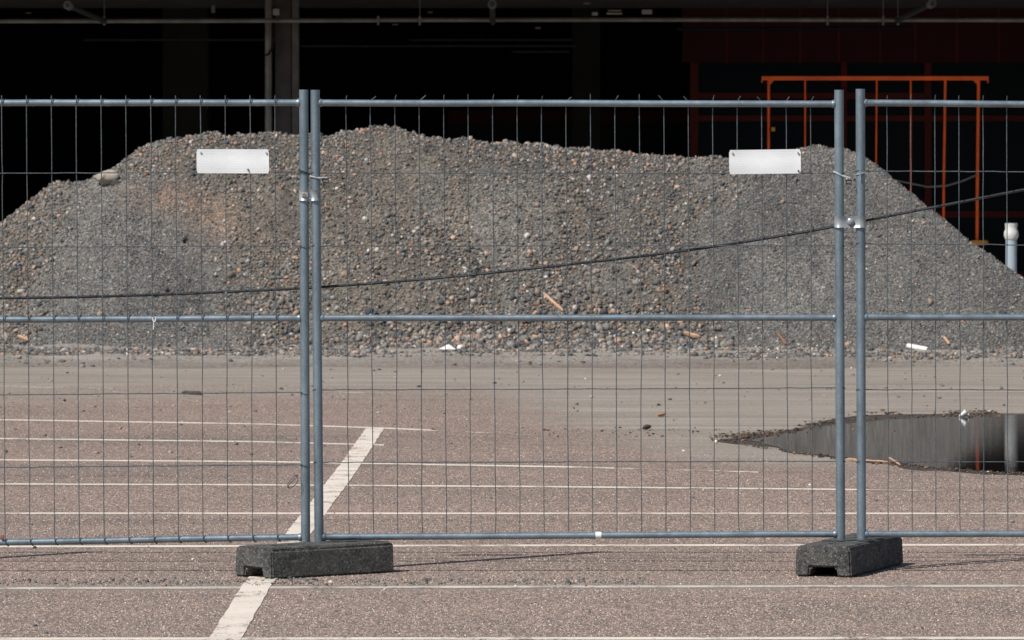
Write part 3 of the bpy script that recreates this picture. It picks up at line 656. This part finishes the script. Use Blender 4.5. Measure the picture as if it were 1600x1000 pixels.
# ------------------------------------------------------------------ plates
def plate(cs, label, ties, seed):
    """cs: the four corners in photo pixels, clockwise from top left; ties: rows of cable ties"""
    yo = -.024; r = random.Random(seed); t = empty('sign_plate', label, 'sign plate', 'blank white plates on the fence')
    A, B, Cc, Dd = [P(*c)+Vector((0, yo, 0)) for c in cs]; nx_, nz_ = 24, 8; vs = []
    def pt(u, v):
        p = A.lerp(B, u).lerp(Dd.lerp(Cc, u), v); p.y += -.0015*math.sin(u*9+seed)-.003*(abs(u-.5)*2)**4+.001*math.sin(v*7); return p
    def cutc(u, v):                                      # clipped corners
        for (cu, cv) in ((0, 0), (1, 0), (0, 1), (1, 1)):
            if abs(u-cu) < .02 and abs(v-cv) < .01:
                return (u+(.014 if cu == 0 else -.014), v+(.04 if cv == 0 else -.04)*0)
        return u, v
    for j in range(nz_+1):
        for i in range(nx_+1):
            u, v = cutc(i/nx_, j/nz_); vs.append(pt(u, v))
    n = len(vs); vs += [v+Vector((0, .003, 0)) for v in vs]; fs = []
    I = lambda i, j: j*(nx_+1)+i
    for j in range(nz_):
        for i in range(nx_):
            f = (I(i, j), I(i, j+1), I(i+1, j+1), I(i+1, j)); fs.append(f); fs.append(tuple(k+n for k in f[::-1]))
    for i in range(nx_):
        fs.append((I(i, 0), I(i+1, 0), I(i+1, 0)+n, I(i, 0)+n)); fs.append((I(i, nz_), I(i, nz_)+n, I(i+1, nz_)+n, I(i+1, nz_)))
    for j in range(nz_):
        fs.append((I(0, j), I(0, j)+n, I(0, j+1)+n, I(0, j+1))); fs.append((I(nx_, j), I(nx_, j+1), I(nx_, j+1)+n, I(nx_, j)+n))
    MB().add(vs, fs).build('plate', M['sign'], t, True)
    for (px, py, mt) in ties:
        q = P(px, py); m = MB(); ring = [q+Vector((math.cos(a)*.003, -.012+math.sin(a)*.018, math.sin(a*1)*.002)) for a in np.linspace(0, 2*math.pi, 10)]
        m.tube(ring, .0014, 5); m.box(q.x-.003, q.x+.003, q.y-.032, q.y-.027, q.z-.003, q.z+.003); m.build('tie', M[mt], t)
    return t
plate([(307.5, 233), (420.3, 233.3), (421, 271), (308, 270.6)], 'blank white plate on the left fence panel, top right of it', [(388, 265, 'tie_black'), (314, 238, 'tie'), (416, 238, 'tie')], 1)
plate([(1138.8, 234.5), (1250.5, 233), (1251, 271), (1139.2, 272.2)], 'blank white plate on the middle fence panel near its right posts', [(1247, 267, 'tie_black'), (1144, 239, 'tie'), (1246, 238, 'tie')], 2)

# ------------------------------------------------------------------ couplers between posts
def strap(x0, x1, yc, hpx, mat, name, parent, yo, bulge=.0):
    """pressed steel strap wrapping the front of two posts"""
    z0 = P(0, yc+hpx/2).z; z1 = P(0, yc-hpx/2).z; pts = []
    r = .0218; a0 = (x0-800)/F*D; a1 = (x1-800)/F*D
    for k in range(11):
        an = math.radians(180+k*12+0); pts.append((a0+math.cos(an)*r, D+math.sin(an)*r))
    mid = (a0+a1)/2
    pts += [(mid-.006, D-.006), (mid+.006, D-.006)]
    for k in range(11):
        an = math.radians(240+k*12); pts.append((a1+math.cos(an)*r, D+math.sin(an)*r))
    vs = []; fs = []; n = len(pts)
    lv = [(0, .006), (.12, .0035), (.3, 0), (.7, 0), (.88, .0035), (1, .006)]; m_ = len(lv)     # lips turned outwards
    for (x, y) in pts: vs += [(x, y, z0+(z1-z0)*u) for u, o_ in lv]+[(x, y-.0025-o_, z0+(z1-z0)*u) for u, o_ in lv]
    for i in range(n-1):
        a = i*2*m_; b = a+2*m_
        for j in range(m_-1): fs += [(a+m_+j, b+m_+j, b+m_+j+1, a+m_+j+1), (b+j, a+j, a+j+1, b+j+1)]
        fs += [(a, b, b+m_, a+m_), (a+m_-1, a+2*m_-1, b+2*m_-1, b+m_-1)]
    e = (n-1)*2*m_
    for j in range(m_-1): fs += [(j, j+m_, j+m_+1, j+1), (e+j, e+j+1, e+j+m_+1, e+j+m_)]
    return MB().add(vs, fs).build(name, M[mat], parent, True)
t = empty('post_coupler', 'bright zinc strap coupler with round bolt joining the two right posts', 'coupler')
strap(1311.6, 1344.8, 346.5, 18, 'clamp', 'strap', t, 0)
q = P(1328.5, 346); MB().tube([q+Vector((0, -.012, 0)), q+Vector((0, -.024, 0)), q+Vector((0, -.029, 0))], [.015, .014, .007], 14).build('bolt', M['clamp'], t, True)
t = empty('post_coupler', 'small zinc coupler with rusty bolt on the two left posts', 'coupler')
strap(475.3, 491.5, 305, 17, 'clamp', 'strap', t, 0)
q = P(476, 304.5); MB().tube([q+Vector((0, -.020, 0)), q+Vector((0, -.033, 0))], .008, 6).build('bolt', M['rustbolt'], t)
q = P(476, 304.5); MB().box(q.x-.012, q.x+.014, q.y-.0295, q.y-.0255, q.z-.009, q.z+.01).build('washer', M['clamp'], t, bevel=.001)

def cable_tie(px, py, mat, label, tilt, tail, rx=.0225):
    t = empty('cable_tie', label, 'cable tie', 'cable ties round the fence posts'); c0 = P(px, py); ring = []
    for a in np.linspace(-math.pi*.62, math.pi*1.38, 20): ring.append(c0+Vector((math.sin(a)*rx, -math.cos(a)*rx, math.sin(a)*tilt)))
    MB().tube(ring, .0030, 6).build('loop', M[mat], t, True)
    if tail:
        e = c0+Vector((tail[0], -.024, tail[1])); MB().tube([c0+Vector((.012 if tail[0] > 0 else -.005, -.024, tilt*.4)), e], .0035, 5).build('tail', M[mat], t)
    return t
tt = cable_tie(492, 277, 'tie', 'pale cable tie with tail round the second left post', -.006, (.052, -.002))
cable_tie(475, 268.5, 'tie_black', 'dark wire loop round the first left post above the coupler', -.009, None)
cable_tie(1311, 272.5, 'tie', 'grey cable tie slanting down round the first right post', -.012, (.045, -.016))
cable_tie(1345, 271, 'clamp', 'bright metal tie with pointed tab round the second right post', .006, (-.002, -.03))
def loop_clip(px, py, label):
    q = P(px, py); s = .012; pts = [(-s, 0, .006), (s, 0, .004), (s*1.1, 0, -.012), (-s*.9, 0, -.009), (-s, 0, .006)]
    tag(MB().tube([q+Vector((a, -.03+b, c)) for a, b, c in pts], .0032, 5).build('wire_clip', M['tie_black']), label, 'clip')
loop_clip(1325.5, 283.5, 'small black loop clip hanging beside the first right post')
loop_clip(508.5, 281.5, 'small black loop clip hanging beside the second left post')
# tape and string
q = P(935, 836.5); tag(MB().tube([q+Vector((-.012, 0, 0)), q+Vector((-.003, 0, .0005)), q+Vector((.012, 0, 0))], [.0144, .0149, .0143], 12).build('tape', M['white'], None, True), 'white torn tape wrapped round the bottom rail of the middle panel', 'tape')
q = P(243, 498); m = MB(); m.tube([q+Vector((math.sin(a)*.006-.004, -.024, math.cos(a)*.012)) for a in np.linspace(.4, 5.4, 9)], .0025, 5); m.tube([q+Vector((-.006, -.022, .0)), q+Vector((-.008, -.022, -.045))], .0022, 5)
tag(m.build('string', M['white']), 'knotted white string hanging from the middle rail of the left panel', 'string')
q = P(458, 752); r = random.Random(8); m = MB(); m.tube([q+Vector((math.sin(a*1.3)*.022, -.03+math.cos(a*2)*.012, math.cos(a)*.028)) for a in np.linspace(0, 9, 26)], .0014, 5)
tag(m.build('wire_tangle', M['tie_black']), 'tangled dark thin wire hooked on the mesh left of the left posts', 'wire')
q = P(4, 842); tag(rock('dry_leaf', q+Vector((0, -.018, .008)), .011, 'wood_dark', 3, 2, (1, .4, 1)), 'small brown dry leaf stuck on the bottom rail at the far left', 'leaf')

# ------------------------------------------------------------------ cable slung along the back of the fence
cp = [(-1300, 470), (-700, 472), (-340, 470), (0, 466), (120, 464.5), (250, 460.5), (380, 455), (485, 450), (600, 441.5), (700, 433.5), (800, 423), (900, 412), (1000, 401), (1100, 388), (1200, 372), (1300, 355.5), (1400, 335), (1500, 316), (1600, 296), (1750, 268), (1900, 240), (2100, 205)]
cpx = np.array([c[0] for c in cp], float); cpy = np.array([c[1] for c in cp], float); xs_ = np.arange(-1300, 2101, 20.)
# smooth
ys_ = np.interp(xs_, cpx, cpy); ker = np.ones(7)/7; ys_ = np.convolve(np.pad(ys_, 3, 'edge'), ker, 'valid')
pts = [P(a, b, D+.05+.02*math.sin(a*.004)) for a, b in zip(xs_, ys_)]
tag(MB().tube(pts, .0058, 8).build('cable', M['cable'], None, True), 'dark rubber cable slung along the fence, rising to the right', 'cable')

# ------------------------------------------------------------------ covered building behind
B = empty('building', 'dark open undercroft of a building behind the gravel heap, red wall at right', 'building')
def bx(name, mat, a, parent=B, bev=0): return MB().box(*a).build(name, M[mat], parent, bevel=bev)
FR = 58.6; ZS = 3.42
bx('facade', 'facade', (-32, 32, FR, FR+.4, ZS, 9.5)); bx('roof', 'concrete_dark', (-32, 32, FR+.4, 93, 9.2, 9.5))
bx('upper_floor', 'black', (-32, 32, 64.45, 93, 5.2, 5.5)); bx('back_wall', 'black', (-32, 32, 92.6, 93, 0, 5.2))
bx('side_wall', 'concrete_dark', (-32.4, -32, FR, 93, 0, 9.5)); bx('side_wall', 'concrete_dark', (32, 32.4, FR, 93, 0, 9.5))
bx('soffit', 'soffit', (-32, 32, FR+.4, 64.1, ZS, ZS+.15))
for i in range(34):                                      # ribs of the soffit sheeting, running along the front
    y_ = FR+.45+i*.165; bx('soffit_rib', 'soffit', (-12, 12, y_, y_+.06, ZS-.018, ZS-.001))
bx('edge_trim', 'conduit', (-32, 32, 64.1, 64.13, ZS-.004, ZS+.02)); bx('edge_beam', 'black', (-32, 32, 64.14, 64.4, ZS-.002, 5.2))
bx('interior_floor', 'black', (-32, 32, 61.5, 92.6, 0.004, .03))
def px2(px, d): return (px-800)/F*d
def pz(py, d): return H-(py-HY)/F*d
# steel column with flanges and the drain pipe beside it
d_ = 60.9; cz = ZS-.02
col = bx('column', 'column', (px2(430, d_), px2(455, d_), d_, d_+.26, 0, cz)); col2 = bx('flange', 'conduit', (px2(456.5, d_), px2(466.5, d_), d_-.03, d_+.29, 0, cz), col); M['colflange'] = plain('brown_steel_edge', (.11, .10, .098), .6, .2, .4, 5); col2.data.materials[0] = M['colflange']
MB().tube([(px2(420, d_), d_-.1, 0), (px2(420, d_), d_-.1, cz)], .038, 12).build('drain_pipe', M['conduit'], B, True)
bx('junction_box', 'box', (px2(427, d_), px2(437, d_), d_-.12, d_-.03, pz(24, d_), pz(14, d_)), B, .004)
MB().tube([P(428, 10, d_-.1), P(428, 40, d_-.1), P(426, 75, d_-.12), P(419, 85, d_-.16), P(414, 87, d_-.1)], .012, 6).build('hanging_cable', M['black'], B, True)
dc = 60.2
for a, b, r_ in ((-60, 590, .024), (590, 1700, .024)):
    yy = (33, 31.5) if a < 0 else (31, 31.5)
    MB().tube([P(a, yy[0], dc), P((a+b)/2, yy[0]-.5, dc), P(b, yy[1], dc)], r_, 10).build('conduit_pipe', M['conduit'], B, True)
for px in (163, 591, 656, 770, 1293, 1380, 1403):
    q = P(px, 32, dc); c_ = MB().box(q.x-.012, q.x+.012, q.y-.034, q.y+.034, q.z-.05, q.z+.05).build('pipe_clamp', M['conduit'], B, bevel=.004)
    if px != 591: MB().tube([q+Vector((0, 0, .05)), (q.x, q.y, ZS-.018)], .005, 5).build('hanger_rod', M['conduit'], c_)
for (a, b) in (((163, 33), (105, 8)), ((770, 35), (769, 6)), ((1402, 32), (1457, 5))):
    p0 = P(*a, dc-.03); p1 = P(*b, 58.95+.2); s_ = MB().tube([p0, p1], .03, 8).build('strut', M['conduit_dark'], B, True)
    MB().tube([p1-(p1-p0)*.06, p1], [.05, .045], 8).build('strut_head', M['conduit'], s_, True)
for (a, b, c, e) in ((950, 971, 15.5, 17.5), (948, 972, 19.5, 22.5), (613, 622, 37, 39), (912, 922, 0, 6), (925, 934, 19, 24), (1003, 1019, 15, 22), (836, 845, 42, 45), (330, 336, 8, 20), (40, 48, 19, 21), (668, 676, 18, 20)):
    dd = 62.5; bx('ceiling_lamp' if b-a > 9 else 'bracket', 'box' if a > 900 else 'conduit', (px2(a, dd), px2(b, dd), dd, dd+.12, pz(e, dd), pz(c, dd)), B, .004)
q = 68.; MB().tube([P(1058, 46, q), P(1425, 43.5, q)], .024, 8).build('lamp_tube', M['conduit_dark'], B, True)
for yy, a, b in ((62.5, 130, 640), (72, 470, 900), (62.5, 470, 895), (81, 800, 890)):
    q = 69.; MB().tube([P(a, yy, q), P(b, yy, q)], .016, 6).build('service_pipe', M['conduit_dark'], B, True)
for (a, b, dd) in ((254, 325, 70), (894, 938, 72), (-120, -30, 70), (1700, 1780, 72)):
    bx('column', 'concrete_dark', (px2(a, dd), px2(b, dd), dd, dd+.5, .03, 5.18), B, .01)
# red wall with windows
dr = 74.; rw = bx('red_wall', 'redwall', (px2(1066, dr), px2(2300, dr), dr, dr+.3, pz(98, dr), 5.18))
MB().add([(px2(1066, dr), dr-.1, pz(98, dr)), (px2(1078, dr), dr-.1, pz(98, dr)), (px2(1066, dr), dr-.1, pz(102, dr))], [(0, 2, 1)])
for px in (1135, 1192, 1250, 1310, 1375, 1430, 1495, 1560, 1620, 1680):
    bx('panel_seam', 'redframe', (px2(px, dr)-.014, px2(px, dr)+.014, dr-.02, dr-.001, pz(98, dr), 5.1), rw)
fr = lambda a, b, c, e, yo=0: bx('frame', 'redframe', (px2(a, dr), px2(b, dr), dr-.05-yo, dr+.1, pz(e, dr), pz(c, dr)))
fr(1078, 1091, 98.2, 650, .003)
for a, b in ((1313.5, 1323), (1444, 1455), (1720, 1730)): fr(a, b, 98.2, 650, .002)
fr(1091.2, 1443.8, 145, 154.5, 0); fr(1091.2, 2290, 180.5, 189.5, .0045); fr(1091, 2290, 330, 340, .0045); fr(1091, 2290, 425, 432, .0045)
for (a, b) in ((1091.5, 1313), (1323.5, 1443.5), (1455.5, 1719), (1731, 2290)):
    bx('window_pane', 'glass', (px2(a, dr), px2(b, dr), dr+.03, dr+.05, pz(600, dr), pz(98.2, dr)))
d3 = 82.; bx('low_red_band', 'redwall', (px2(700, d3), px2(1075, d3), d3, d3+.1, pz(193, d3), pz(172, d3))); bx('low_glass_band', 'glass', (px2(700, d3), px2(1075, d3), d3+.02, d3+.06, .03, pz(193.5, d3)))

# ------------------------------------------------------------------ orange frame in the opening, and the standpipe
OD = 60.3; t = empty('orange_frame', 'bright orange steel frame of thin uprights standing behind the right end of the heap', 'steel frame')
MB().box(px2(1190, OD), px2(1544.5, OD), OD-.03, OD+.03, pz(125.5, OD), pz(119, OD)).build('top_rail', M['orange'], t, bevel=.004)
for (px, rr, bot) in ((1201, .014, 0), (1258, .009, 0), (1370, .009, 0), (1423, .009, 0), (1477, .014, 0), (1529, .017, 0)):
    lean = {1477: -2.5, 1529: -2, 1370: -1.5}.get(px, 0)
    MB().tube([P(px, 125.5, OD), P(px+lean, 300, OD), (px2(px+lean*1.4, OD), OD, .02)], rr, 8).build('upright', M['orange'], t, True)
for px, s_ in ((1201, 1), (1529, -1)):
    q = P(px, 125.6, OD); MB().add([(q.x, OD-.02, q.z), (q.x+s_*.055, OD-.02, q.z), (q.x, OD-.02, q.z-.06), (q.x, OD+.02, q.z), (q.x+s_*.055, OD+.02, q.z), (q.x, OD+.02, q.z-.06)], [(0, 1, 2), (3, 5, 4), (0, 3, 4, 1), (1, 4, 5, 2), (2, 5, 3, 0)]).build('gusset', M['orange'], t)
for px in (1190.5, 1543.5):
    q = P(px, 125, OD); MB().box(q.x-.006, q.x+.006, OD-.03, OD+.03, q.z-.03, q.z).build('end_lip', M['orange'], t)
q = P(1530, 380, OD); bs = MB().tube([q+Vector((0, 0, .03)), q+Vector((0, 0, 0)), q+Vector((0, 0, -.02))], [.09, .1, .06], 10).build('collar', M['yellow'], t)
MB().tube([P(1396, 281, OD-.05), P(1425, 287, OD-.05), P(1450, 292, OD-.05), P(1480, 290, OD-.05), P(1503, 283, OD-.05), P(1527, 273, OD-.03)], .010, 6).build('slack_cable', M['conduit'], t, True)
q = P(1208, 202, OD); MB().tube([q+Vector((0, -.04, -.02)), q+Vector((0, -.04, .02))], .02, 8).build('warning_light', M['yellow'], t, True)
PD = 55.3; t = empty('standpipe', 'pale grey-blue plastic standpipe with white taped top behind the heap', 'pipe')
MB().tube([(px2(1580, PD), PD, 0), (px2(1580, PD), PD, pz(372, PD))], .053, 16).build('pipe', M['pvc'], t, True)
zz = [pz(y_, PD) for y_ in (374, 368, 362, 358, 352, 349)]
MB().tube([(px2(1580, PD), PD, z_) for z_ in zz], [.058, .071, .068, .056, .06, .061], 14).build('cap', M['cap'], t, True)
